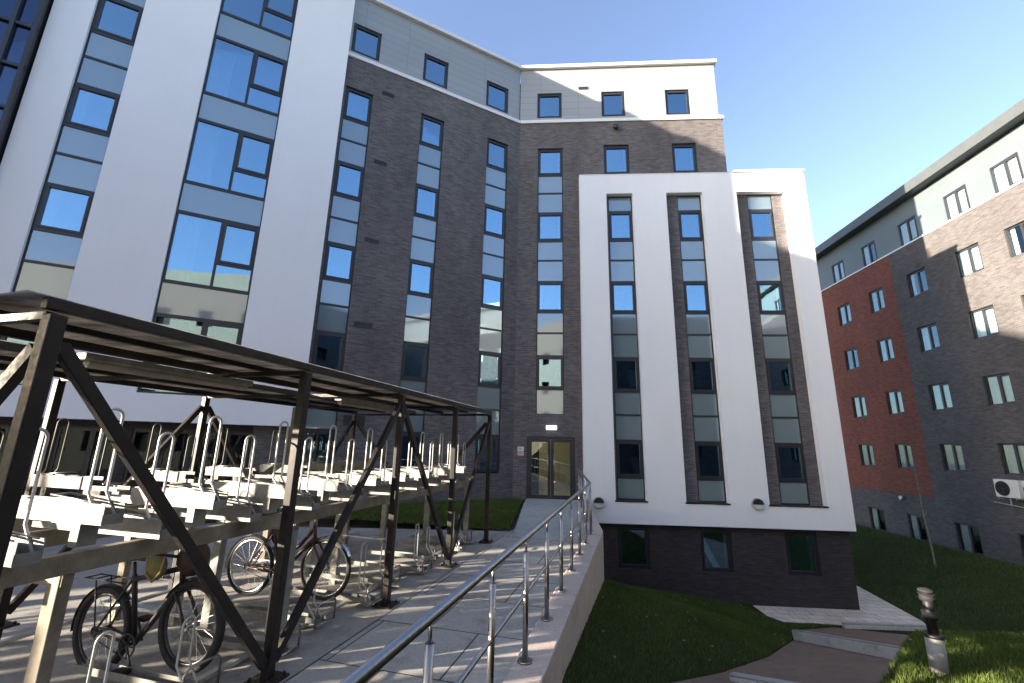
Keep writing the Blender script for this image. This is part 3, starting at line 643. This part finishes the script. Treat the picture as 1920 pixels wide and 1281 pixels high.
# paving of the lower court
ZP = -2.70
mb = MB().prism([(5.6, 14.39), (6.35, 13.22), (9.9, 13.12), (10.15, 13.75), (10.6, 17), (9.05, 17), (9.05, 14.39)], ZP-.3, ZP); o = mb.build('lower_paving', MAT['pave_pale'], None); o['kind'] = 'structure'
BROWN = [(6.25, 12.75), (6.56, 9.35), (7.3, 9.9), (9.6, 12.7), (9.9, 13.1), (7.5, 13.1)]
mb = MB(); mb.face([(x, y, max(gz(y)+.17, ZP-.03)) for x, y in BROWN]); o = mb.build('brown_paving', MAT['gravel'], None); o['kind'] = 'structure'
mb = MB(); mb.face([(x, y, gz(y)) for x, y in GRAVEL]); mb.face([(x, y, gz(y)-.25) for x, y in GRAVEL][::-1])
for i in range(len(GRAVEL)):
    (x0, y0), (x1, y1) = GRAVEL[i], GRAVEL[(i+1) % len(GRAVEL)]; mb.face([(x0, y0, gz(y0)), (x0, y0, gz(y0)-.25), (x1, y1, gz(y1)-.25), (x1, y1, gz(y1))])
o = mb.build('gravel_path', MAT['gravel'], None); o['kind'] = 'structure'
def kerb(name, a, b, n, w, h, lab, group=None):
    e = tag(empty(name, a), lab, 'kerb', group); b2 = Vector(b)-Vector(a); a2 = Vector((0, 0, 0))
    for i in range(n):
        p = a2.lerp(b2, (i+.012)/n); q = a2.lerp(b2, (i+.988)/n); mb = MB(); mb.bar(p + Vector((0, 0, h/2)), q + Vector((0, 0, h/2)), w, h); mb.build('block', MAT['sett'], e, bevel=.012)
    mb = MB(); mb.bar(a2+Vector((0, 0, h+.012)), b2+Vector((0, 0, h+.012)), w*.9, .024); mb.build('capping', MAT['slab'], e)
    return e
kerb('stone_kerb', (6.20, 12.42, gz(12.42)), (6.52, 9.28, gz(9.28)), 7, .15, .2, 'long pale block kerb between the gravel path and the brown paving', 'pale kerbs of the lower garden')
kerb('stone_kerb', (7.7, 13.02, ZP-.02), (9.85, 13.08, ZP-.02), 5, .12, .10, 'short low pale kerb across the brown paving in front of the plinth', 'pale kerbs of the lower garden')
kerb('stone_kerb', (2.46, 6.62, gz(6.62)-.06), (3.7, 5.4, gz(5.4)-.06), 5, .13, .12, 'pale kerb at the bottom edge beside the dark lawn', 'pale kerbs of the lower garden')

# retaining wall and its slab
mb = MB()
def wprism(poly, z0, z1): mb.prism(poly, z0, z1)
wprism([pxy(-4, -.93), pxy(-4, -.70), (1.22, 9.15), (1.42, 14.15), (1.12, 14.15), (.95, 9.25), pxy(8.9, -.93)], -2.6, .045)
o = mb.build('retaining_wall', MAT['wall'], None, bevel=.012); tag(o, 'low concrete retaining wall carrying the steel railing along the walkway', 'wall')

# ------------------------------------------------------------------ grass blades
hard = [[(5.5, 14.5), (6.3, 13.15), (9.95, 13.05), (10.2, 13.7), (10.7, 17), (8.9, 17)], [(7.5, 12.95), (9.85, 13.15), (9.95, 12.7), (8.4, 11.7), (6.4, 12.8)],
        GRAVEL, BROWN, [(1.0, 14.3), (9.1, 14.3), (9.1, 30), (1, 30)]]
def grass(name, lab, pts, zf, h0, h1, cat='lawn'):
    n = len(pts); V = np.zeros((n*3, 3), np.float32)
    z = np.array([zf(x, y) for x, y in pts]); a = rng.uniform(0, 2*pi, n); w = rng.uniform(.003, .006, n); h = rng.uniform(h0, h1, n); l = rng.uniform(-.5, .5, (n, 2))*h[:, None]
    X = np.array(pts); dx = np.cos(a)*w; dy = np.sin(a)*w
    V[0::3] = np.stack([X[:, 0]-dx, X[:, 1]-dy, z-.01], 1); V[1::3] = np.stack([X[:, 0]+dx, X[:, 1]+dy, z-.01], 1); V[2::3] = np.stack([X[:, 0]+l[:, 0], X[:, 1]+l[:, 1], z+h], 1)
    me = bpy.data.meshes.new(name); me.vertices.add(n*3); me.vertices.foreach_set('co', V.ravel()); me.loops.add(n*3); me.loops.foreach_set('vertex_index', np.arange(n*3)); me.polygons.add(n); me.polygons.foreach_set('loop_start', np.arange(0, n*3, 3)); me.polygons.foreach_set('loop_total', np.full(n, 3)); me.update(calc_edges=True)
    o = bpy.data.objects.new(name, me); COL.objects.link(o); me.materials.append(MAT['blade']); tag(o, lab, cat, kind='stuff'); return o
pts = []
while len(pts) < 90000:
    y = 3 + 11.4*rng.random()**.8; x = .0 + 8.5*rng.random()
    d = x*PUy - y*PUx
    if d < -.66 or (y > 9 and x < 1.3): continue
    if any(in_poly(x, y, p) for p in hard): continue
    pts.append((x, y))
grass('lawn_grass', 'short dark grass on the bank between the railing wall and the lower path', pts, low_z, .03, .075, 'grass')
pts = []
while len(pts) < 90000:
    y = 6 + 20*rng.random()**1.15; x = 7 + 9*rng.random()
    if any(in_poly(x, y, p) for p in hard): continue
    if x < 8.4 and y < 10.2 and x < 8.0: continue
    pts.append((x, y))
grass('lawn_grass', 'dark grass bank rising to the brick block on the right', pts, low_z, .04, .10, 'grass')
pts = []
while len(pts) < 70000:
    x = 3.0 + 6*rng.random()**1.2; y = 3.2 + 4.4*rng.random()
    if y < x*.55: continue
    pts.append((x, y))
grass('lawn_grass', 'raised lawn around the louvred bollard light, catching a band of low sun', pts, low_z, .03, .085, 'grass')
lm = MB(); rl_ = random.Random(8); n_ = 0
while n_ < 420:
    x = .4 + 8.5*rl_.random(); y = 3.2 + 11*rl_.random()
    if x*PUy - y*PUx < -.6 or in_poly(x, y, hard[0]) or (1 < x < 9.1 and y > 14.2): continue
    z = low_z(x, y) + rl_.uniform(.02, .06); a = rl_.uniform(0, 2*pi); r = rl_.uniform(.012, .03); t = rl_.uniform(-.5, .5)
    lm.face([(x+r*cos(a+k*pi/2)*(1 if k % 2 else .55), y+r*sin(a+k*pi/2)*(1 if k % 2 else .55), z+t*r*cos(k*pi/2)) for k in range(4)]); n_ += 1
o = lm.build('fallen_leaves', plain('dry_leaf', (.22, .17, .08), .8, 0, .4, 4)); tag(o, 'scattered dry leaves lying on the lower lawn and path', 'leaves', kind='stuff')
pts = []; up_ = upper_poly()
while len(pts) < 25000:
    x = -6+5.6*rng.random(); y = 8.2+6.2*rng.random()
    if in_poly(x, y, up_): pts.append((x, y))
grass('lawn_grass', 'strip of grass beyond the cycle shelter at the foot of the brick wall', pts, lambda x, y: 0.0, .03, .07, 'grass')

# ================================================================== RAILING
rail = tag(empty('steel_railing', tuple(P(3.6, -.85))), 'stainless steel handrail with mid rail and round posts along the walkway', 'railing')
RO = P(3.6, -.85)
def rl(p): return Vector(p) - RO
cor = Vector((.99, 9.12, 0)); end = Vector((1.16, 14.05, 0)); st = P(-.3, -.85)
zz = Vector((0, 0, 1))
MB().tube([rl(st+zz*.885), rl(cor+zz*.915), rl(end+zz*.95)], .024, 12).build('handrail', MAT['steel'], rail)
MB().tube([rl(st+zz*.49), rl(cor+zz*.50), rl(end+zz*.51)], .015, 10).build('mid_rail', MAT['steel'], rail)
posts = [P(3.62+.86*k, -.85) for k in range(-4, 7)] + [cor] + [cor.lerp(end, t) for t in (.22, .44, .66, .88)]
for p in posts:
    p = rl(p); mb = MB(); mb.tube([p, p+zz*.80], .021, 12); mb.tube([p+zz*.80, p+zz*.885], .008, 8); o = mb.build('post', MAT['steel'], rail)
    mb = MB(); mb.tube([p+zz*.045, p+zz*.06], .055, 16); mb.build('base_flange', MAT['steel'], o)

# ================================================================== CYCLE SHELTER
shelter = tag(empty('cycle_shelter', tuple(P(2.9, -2.5))), 'open cycle shelter of weathered dark steel posts, diagonal braces and dirty flat roof sheets', 'shelter')
SO = P(2.9, -2.5)
def sp(s, d, z): return P(s, d, z) - SO
Uv = P(1, 0); Nv = P(0, 1)
ZR = 2.14
SS = [1.3, 2.92, 4.46, 6.05, 7.66]
for s in SS:
    for d in (-2.5, -5.3):
        mb = MB().obar(sp(s, d, -.2 if d < -4 else 0), sp(s, d, ZR-.01), .066, .066, Nv); o = mb.build('post', MAT['darksteel'], shelter, bevel=.006)
        mb = MB().obar(sp(s, d, 0), sp(s, d, .014), .2, .2, Nv)
        for i, j in ((-1,-1),(1,-1),(1,1),(-1,1)): mb.tube([sp(s+i*.075, d+j*.075, .01), sp(s+i*.075, d+j*.075, .035)], .01, 6)
        mb.build('base_plate', MAT['darksteel'], o)
for d, y in ((-2.5, .05), (-5.3, -.05)):
    for i in range(4):
        a, b = (SS[i], SS[i+1])
        if i % 2 == 0: p, q = sp(a+.04, d+.0, ZR-.14), sp(b-.04, d, .10)
        else: p, q = sp(a+.04, d, .10), sp(b-.04, d, ZR-.14)
        MB().obar(p, q, .06, .045, Uv).build('brace', MAT['darksteel'], shelter, bevel=.004)
for s in (SS[0], SS[-1]):
    for a, b in ((-2.56, -3.3), (-5.24, -4.5)): MB().obar(sp(s, a, ZR-.16), sp(s, b, 1.15 if a > -3 else 1.2), .06, .045, Nv).build('brace', MAT['darksteel'], shelter)
for d in (-2.5, -3.46, -4.02, -5.3):
    MB().obar(sp(SS[0]-.05, d, ZR+.035), sp(SS[-1]+.05, d, ZR+.03), .045, .055, Nv).build('edge_beam', MAT['darksteel'], shelter, bevel=.004)
for d in (-2.95, -4.65):
    MB().obar(sp(SS[0], d, ZR+.03), sp(SS[-1], d, ZR+.035), .035, .035, Nv).build('purlin', MAT['darksteel'], shelter)
for s in SS:
    MB().obar(sp(s, -2.53, ZR-.012), sp(s, -5.27, ZR-.012), .04, .035, Uv).build('rafter', MAT['darksteel'], shelter)
for d0, d1 in ((-2.49, -3.48), (-4.0, -5.34)):
    mb = MB()
    n = 10
    for i in range(n):                       # nearly flat weathered sheets with slight sag
        a = d0 + (d1-d0)*i/n; b = d0 + (d1-d0)*(i+1)/n; za, zb = ZR+.062 - .006*sin(i*pi/5), ZR+.062 - .006*sin((i+1)*pi/5)
        mb.face([sp(SS[0]-.12, a, za), sp(SS[-1]+.12, a, za), sp(SS[-1]+.12, b, zb), sp(SS[0]-.12, b, zb)])
        mb.face([sp(SS[0]-.12, a, za+.006), sp(SS[-1]+.12, a, za+.006), sp(SS[-1]+.12, b, zb+.006), sp(SS[0]-.12, b, zb+.006)])
    mb.build('roof_sheet', MAT['roofsheet'], shelter)
for s0, s1, lab in ((1.92, 3.22, 'nearest'), (4.5, 5.85, 'far')):
    e = empty('strip_light', tuple(P((s0+s1)/2, -3.36, ZR-.05)), RZP)
    tag(e, {'nearest': 'long weathered strip light under the near end of the shelter roof', 'far': 'strip light under the far half of the shelter roof'}[lab], 'light fitting', 'strip lights under the shelter roof')
    L = (s1-s0)/2; MB().box(-.05, .05, -L, L, -.02, .028).build('housing', MAT['galv_plate'], e, bevel=.01)
    mb = MB(); mb.tube([(0, -L+.04, -.035), (0, L-.04, -.035)], .03, 10); mb.build('tube', MAT['whitepost'], e)

# ================================================================== CYCLE RACKS
def arc(c, r, a0, a1, n, ax, ay):
    return [c + ax*(r*cos(a0+(a1-a0)*i/n)) + ay*(r*sin(a0+(a1-a0)*i/n)) for i in range(n+1)]
def hoop_pts(w, h, kink, kh):                # local: x across the tray (wheel thickness), y outwards, z up
    X = Vector((1, 0, 0)); Z = Vector((0, 0, 1)); r = w/2; k = Vector((0, kink, 0))
    left = [Vector((-r, 0, 0)), Vector((-r, 0, .03)), Vector((-r, kink, kh))]
    right = [Vector((r, kink, kh)), Vector((r, 0, .03)), Vector((r, 0, 0))]
    a = arc(Vector((0, kink, h-r)), r, pi, 0, 10, X, Z)
    return left + a + right
def make_tray(tall=True, ground=False, length=1.05, mt='galv_plate'):
    """rack tray: the channel is the part, hoops and rods its sub-parts; local y from 0 (front end) back to -length"""
    mb = MB(); w, h = (.10, .10) if not ground else (.09, .045); q = .72 if not ground else length
    mb.box(-w/2, w/2, -length, 0, 0, .004); mb.box(-w/2, -w/2+.004, -q, 0, .004, h); mb.box(w/2-.004, w/2, -q, 0, .004, h)
    if not ground:
        mb.box(-w/2, w/2, -.004, .0, .004, h*.5); mb.box(-w/2, -w/2+.004, -length, -q, .004, .035); mb.box(w/2-.004, w/2, -length, -q, .004, .035)
    e = mb.build('tray', MAT[mt])
    hh = .585 if not ground else (.55 if tall else .42)
    mb = MB(); mb.tube([p + Vector((0, -.05, .0)) for p in hoop_pts(.085, hh, -.10, .15)], .0075, 8); mb.build('wheel_hoop', MAT['zinc' if mt == 'galv_plate' else 'galv_shade'], e)
    if not ground:
        mb = MB(); mb.tube([Vector((-w/2+.01, -.05, h)), Vector((-w/2+.01, -.42, h+.03)), Vector((w/2-.01, -.42, h+.03)), Vector((w/2-.01, -.05, h))], .006, 6)
        mb.build('guide_rod', MAT['steel'], e)
    else:
        mb = MB(); mb.tube([Vector((-.13, .02, .0)), Vector((-.13, .02, .15)), Vector((-.10, .02, .18)), Vector((.10, .02, .18)), Vector((.13, .02, .15)), Vector((.13, .02, 0))], .008, 8)
        mb.tube([Vector((-.13, .02, .012)), Vector((.13, .02, .012))], .007, 8); mb.build('front_guard', MAT['steel'], e)
    if tall and not ground:
        mb = MB(); mb.box(-.045, .045, -.21, -.15, -.115, -.002); mb.build('riser', MAT[mt], e)
    return e
protos = {}
def put_tray(key, par, origin, loc, rz):
    kw = {'up_t': dict(tall=True), 'up_s': dict(tall=False), 'gr_t': dict(tall=True, ground=True), 'gr_s': dict(tall=False, ground=True), 'bk_t': dict(tall=True, mt='galv_shade'), 'bk_s': dict(tall=False, mt='galv_shade')}[key]
    if key not in protos: protos[key] = o = make_tray(**kw)
    else: o = copy_tree(protos[key])
    o.parent = par; o.location = loc - origin; o.rotation_euler = (0, 0, rz); return o
RF = RZP - pi/2; RBk = RZP + pi/2
def rack(d0, sgn, lab, legs):
    o0 = P(1.7, d0); e = tag(empty('cycle_rack', tuple(o0)), lab, 'bike rack', 'two tier cycle racks under the shelter')
    q = lambda s, d, z: P(s, d, z) - o0
    MB().obar(q(1.25, d0-.17*sgn, .98), q(7.55, d0-.17*sgn, .98), .06, .1, Nv).build('front_beam', MAT['beam'], e, bevel=.004)
    MB().obar(q(1.25, d0-.95*sgn, .98), q(7.55, d0-.95*sgn, .98), .06, .1, Nv).build('rear_beam', MAT['beam'], e, bevel=.004)
    for s in legs:
        MB().obar(q(s, d0-.22*sgn, -.22), q(s, d0-.22*sgn, .93), .085, .06, Nv).build('leg', MAT['beam' if s < 2 or sgn < 0 else 'galv_plate'], e, bevel=.004)
        MB().obar(q(s, d0-.95*sgn, -.22), q(s, d0-.95*sgn, .93), .085, .06, Nv).build('leg', MAT['galv_plate'], e, bevel=.004)
        MB().obar(q(s, d0-.05*sgn, .02), q(s, d0-1.1*sgn, .02), .09, .03, Uv).build('foot', MAT['galv'], e)
        MB().obar(q(s, d0-.17*sgn, .90), q(s, d0-.95*sgn, .90), .05, .06, Uv).build('cross_beam', MAT['beam'], e)
    MB().obar(q(1.3, d0-.3*sgn, .016), q(7.5, d0-.3*sgn, .016), .05, .025, Nv).build('floor_rail', MAT['galv'], e)
    if sgn > 0:
        for k in range(19): put_tray('up_s' if k % 2 == 0 else 'up_t', e, o0, P(1.48 + .312*k, d0, 1.045 if k % 2 == 0 else 1.165), RF)
        for k in range(10): put_tray('gr_t' if k % 2 == 0 else 'gr_s', e, o0, P(2.0 + .6*k, d0-.02-.12*(k % 2), .03), RF)
    else:
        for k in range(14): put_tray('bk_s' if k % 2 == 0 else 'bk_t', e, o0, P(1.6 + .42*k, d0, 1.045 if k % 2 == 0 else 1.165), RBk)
    return e
rack(-2.6, 1, 'front two tier rack with stained beam, pale legs and wheel hoops facing the walkway', (1.76, 3.36, 5.04, 7.5))
rack(-5.15, -1, 'back two tier rack in the shade behind the front rack', (1.7, 3.6, 5.4, 7.2))

# ================================================================== BICYCLES
def make_bike(name, rear, front, label, colour, step=False, bag=False, fat=.024, tyre='rubber', rimm='chrome', group='bicycles parked in the ground trays'):
    rear = Vector(rear); front = Vector(front); dx = front - rear; wb = dx.length; ang = atan2(dx.y, dx.x)
    e = tag(empty(name, (rear.x, rear.y, 0), ang), label, 'bicycle', group)
    zc = rear.z; R = .265; X = Vector((1, 0, 0)); Z = Vector((0, 0, 1))
    def V(x, z, y=0): return Vector((x, y, z))
    fz = front.z
    def wheel(cx, cz):
        c = V(cx, cz)
        t = MB().tube([c + X*(R*cos(2*pi*i/40)) + Z*(R*sin(2*pi*i/40)) for i in range(40)], fat, 8, True).build('wheel', MAT[tyre], e)
        MB().tube([c + X*((R-fat-.004)*cos(2*pi*i/40)) + Z*((R-fat-.004)*sin(2*pi*i/40)) for i in range(40)], .010, 6, True).build('rim', MAT[rimm], t)
        mb = MB()
        for i in range(28):
            a = 2*pi*i/28; sgn = 1 if i % 2 else -1; a2 = a + (.5 if (i//2) % 2 else -.5)
            mb.tube([c + Vector((0, .025*sgn, 0)) + X*(.018*cos(a2)) + Z*(.018*sin(a2)), c + X*((R-.03)*cos(a)) + Z*((R-.03)*sin(a))], .0014, 3, cap=False)
        mb.tube([c + Vector((0, -.045, 0)), c + Vector((0, .045, 0))], .018, 10); mb.build('spokes', MAT['chrome'], t)
    wheel(0, zc); wheel(wb, fz)
    bb = V(wb*.41, zc-.045); st = V(wb*.27, zc+.36); ht = V(wb*.80, zc+.40+(fz-zc)*.6); hb = V(wb*.83, zc+.27+(fz-zc)*.6)
    m = MB(); r = .018
    m.tube([bb, st, st + (st-bb).normalized()*.03], r, 10); m.tube([ht, hb], .018, 10)
    m.tube([bb, hb.lerp(ht, .15)], r*1.15, 10)
    if step:
        p = [bb.lerp(st, .35), V(wb*.45, zc+.12), V(wb*.62, zc+.22), hb.lerp(ht, .8)]; m.tube(p, r, 10)
    else: m.tube([st, ht], r*1.05, 10)
    for y in (-.05, .05):
        m.tube([bb + Vector((0, y*.4, 0)), V(0, zc, y)], .009, 8); m.tube([st + Vector((0, y*.3, 0)), V(0, zc, y)], .008, 8)
    m.build('frame', MAT[colour], e)
    m = MB(); cr = hb - Z*.02
    for y in (-.05, .05): m.tube([hb + Vector((0, y*.9, -.01)), cr.lerp(V(wb, fz), .5) + Vector((.01, y, 0)), V(wb, fz, y)], .011, 8)
    m.tube([hb+Vector((0, -.05, -.01)), hb+Vector((0, .05, -.01))], .016, 8); m.build('fork', MAT[colour], e)
    top = ht + (ht-hb).normalized()*.09
    m = MB(); m.tube([ht, top], .012, 8); m.tube([top + Vector((-.10, -.27, .03)), top + Vector((-.02, -.20, .045)), top + Vector((.03, -.06, 0)), top + Vector((.03, .06, 0)), top + Vector((-.02, .20, .045)), top + Vector((-.10, .27, .03))], .0105, 8)
    h = m.build('handlebar', MAT['chrome' if step else 'black'], e)
    m = MB()
    for y in (-1, 1): m.tube([top + Vector((-.10, .27*y, .03)), top + Vector((-.15, .30*y, .028))], .016, 8)
    m.build('grip', MAT['rubber'], h)
    sd = st + (st-bb).normalized()*.12
    m = MB(); m.tube([st, sd], .011, 8); m.ell(sd + V(-.04, .03), .085, .065, .025); m.ell(sd + V(.07, .03), .09, .022, .018); m.build('saddle', MAT['brown' if step else 'black'], e)
    for cx, cz, a0, a1 in ((0, zc, .25*pi, 1.05*pi), (wb, fz, .15*pi, .85*pi)):
        m = MB(); c = V(cx, cz); rr_ = R+.03+fat*.4; n = 14
        for i in range(n):
            t0 = a0+(a1-a0)*i/n; t1 = a0+(a1-a0)*(i+1)/n
            for ya, yb, da, db in ((-.028, -.01, -.01, 0), (-.01, .01, 0, 0), (.01, .028, 0, -.01)):
                m.face([c + X*((rr_+da)*cos(t0)) + Z*((rr_+da)*sin(t0)) + Vector((0, ya, 0)), c + X*((rr_+da)*cos(t1)) + Z*((rr_+da)*sin(t1)) + Vector((0, ya, 0)),
                        c + X*((rr_+db)*cos(t1)) + Z*((rr_+db)*sin(t1)) + Vector((0, yb, 0)), c + X*((rr_+db)*cos(t0)) + Z*((rr_+db)*sin(t0)) + Vector((0, yb, 0))], True)
        m.build('mudguard', MAT['chrome' if step else 'black'], e)
    m = MB(); c = bb + Vector((0, -.05, 0)); m.tube([c + X*(.075*cos(2*pi*i/24)) + Z*(.075*sin(2*pi*i/24)) for i in range(24)], .006, 6, True)
    for i in range(5): m.tube([c, c + X*(.075*cos(i*1.257)) + Z*(.075*sin(i*1.257))], .005, 5)
    m.tube([c, c + V(.10, -.11) + Vector((0, -.02, 0))], .008, 6); m.tube([bb + Vector((0, .05, 0)), bb + V(-.10, .11) + Vector((0, .07, 0))], .008, 6)
    m.build('crank', MAT[rimm], e)
    for sgn, p in ((-1, bb + V(.10, -.11) + Vector((0, -.12, 0))), (1, bb + V(-.10, .11) + Vector((0, .12, 0)))): MB().box(p.x-.045, p.x+.045, p.y-.04, p.y+.04, p.z-.01, p.z+.01).build('pedal', MAT['rubber'], e)
    m = MB(); a = bb + Vector((0, -.05, 0)); m.tube([a+Z*.075, V(0, zc+.035, -.05)], .004, 5); m.tube([a-Z*.075, V(0, zc-.04, -.05)], .004, 5)
    for rr_ in (.035, .025): m.tube([V(rr_*cos(2*pi*i/16), zc+rr_*sin(2*pi*i/16), -.05) for i in range(16)], .005, 5, True)
    m.build('chain', MAT['rubber'], e)
    if not step:                                # rear carrier
        m = MB()
        for y in (-.05, .05):
            m.tube([st + Vector((-.02, y, -.02)), V(-.22, zc+R+.075, y)], .006, 6); m.tube([V(-.1, zc+R+.08, y), V(0, zc, y)], .005, 6)
        for x in (-.2, -.1, .0): m.tube([V(x, zc+R+.078, -.05), V(x, zc+R+.078, .05)], .005, 6)
        m.build('carrier', MAT['black'], e)
    return e, ang, top, wb
e1, a1, top1, wb1 = make_bike('bicycle', (-3.22, 3.47, .215), (-2.40, 3.27, .345), 'black bicycle with chunky tyres and carrier in the ground tray nearest the camera', 'black', False, fat=.027, rimm='frame')
e2, a2, top2, wb2 = make_bike('bicycle', (-2.97, 4.78, .34), (-2.10, 4.62, .38), 'step-through bicycle with dark maroon frame and pale wheels behind the near post', 'maroon', True, fat=.018)
# bag on the handlebar of the near bicycle
bw = Matrix.Rotation(a1, 4, 'Z') @ top1 + Vector((-3.22, 3.47, 0))
bag = tag(empty('handlebar_bag', tuple(bw), a1), 'olive canvas and brown leather bag hanging on the near bicycle handlebar', 'bag')
MB().ell((-.08, -.12, -.06), .085, .05, .09).build('olive_pouch', MAT['olive'], bag)
MB().ell((.08, .02, -.02), .12, .09, .12).build('brown_body', MAT['brown'], bag)
MB().tube([(-.14, -.15, .02), (-.1, -.17, -.1), (-.03, -.17, -.14), (.02, -.16, -.08), (0, -.13, .04), (.05, -.08, .09)], .008, 6).build('strap', MAT['tan'], bag)

# ================================================================== SMALL THINGS OF THE LOWER GARDEN
b = tag(empty('bollard_light', (3.80, 5.03, -.45)), 'bollard light with pale post and dark louvred rings on the lower right lawn', 'bollard')
MB().tube([(0, 0, 0), (0, 0, .34)], .072, 24).build('post', MAT['whitepost'], b)
MB().tube([(0, 0, .34), (0, 0, .37)], .077, 24).build('collar', MAT['black'], b)
MB().tube([(0, 0, .37), (0, 0, .74)], .042, 18).build('stem', MAT['black'], b)
for z in (.50, .66):
    m = MB(); m.tube([(0, 0, z), (0, 0, z+.05)], .058, 20); m.tube([(0, 0, z+.055), (0, 0, z+.061)], .066, 20); m.tube([(0, 0, z+.02), (0, 0, z+.026)], .066, 20); m.build('louvre', MAT['rubber'], b)
MB().tube([(0, 0, .74), (0, 0, .755), (0, 0, .77)], [.066, .062, .02], 20).build('cap', MAT['rubber'], b)
# sapling
sap = tag(empty('sapling', (13.6, 17.4, low_z(13.6, 17.4))), 'thin bare sapling leaning on the grass bank in front of the brick block', 'tree')
rs = random.Random(5); h = 3.3
trunk = [Vector((-.14*t*3.3*.25 + .02*sin(t*9), .0, h*t)) for t in [i/12 for i in range(13)]]
MB().tube(trunk, [.035*(1-.8*i/12) for i in range(13)], 7).build('trunk', MAT['bark'], sap)
mb = MB(); lv = MB()
for i in range(16):
    t = .45+.53*rs.random(); p = trunk[int(t*12)]; a = rs.uniform(0, 2*pi); L = rs.uniform(.25, .6)*(1.25-t); q = p + Vector((cos(a)*L*.6, sin(a)*L*.6, L*.9)); mb.tube([p, p.lerp(q, .5)+Vector((0, 0, -.02)), q], [.008, .006, .002], 5)
    for k in range(3):
        r0 = p.lerp(q, rs.uniform(.4, 1)); d1 = Vector((rs.uniform(-1, 1), rs.uniform(-1, 1), rs.uniform(-.5, .5))).normalized()*.03; d2 = Vector((rs.uniform(-1, 1), rs.uniform(-1, 1), 0)).normalized()*.012
        lv.face([r0, r0+d1+d2, r0+d1*2, r0+d1-d2])
mb.build('twigs', MAT['bark'], sap); lv.build('leaves', MAT['blade'], sap)

print('objects', len(bpy.data.objects))
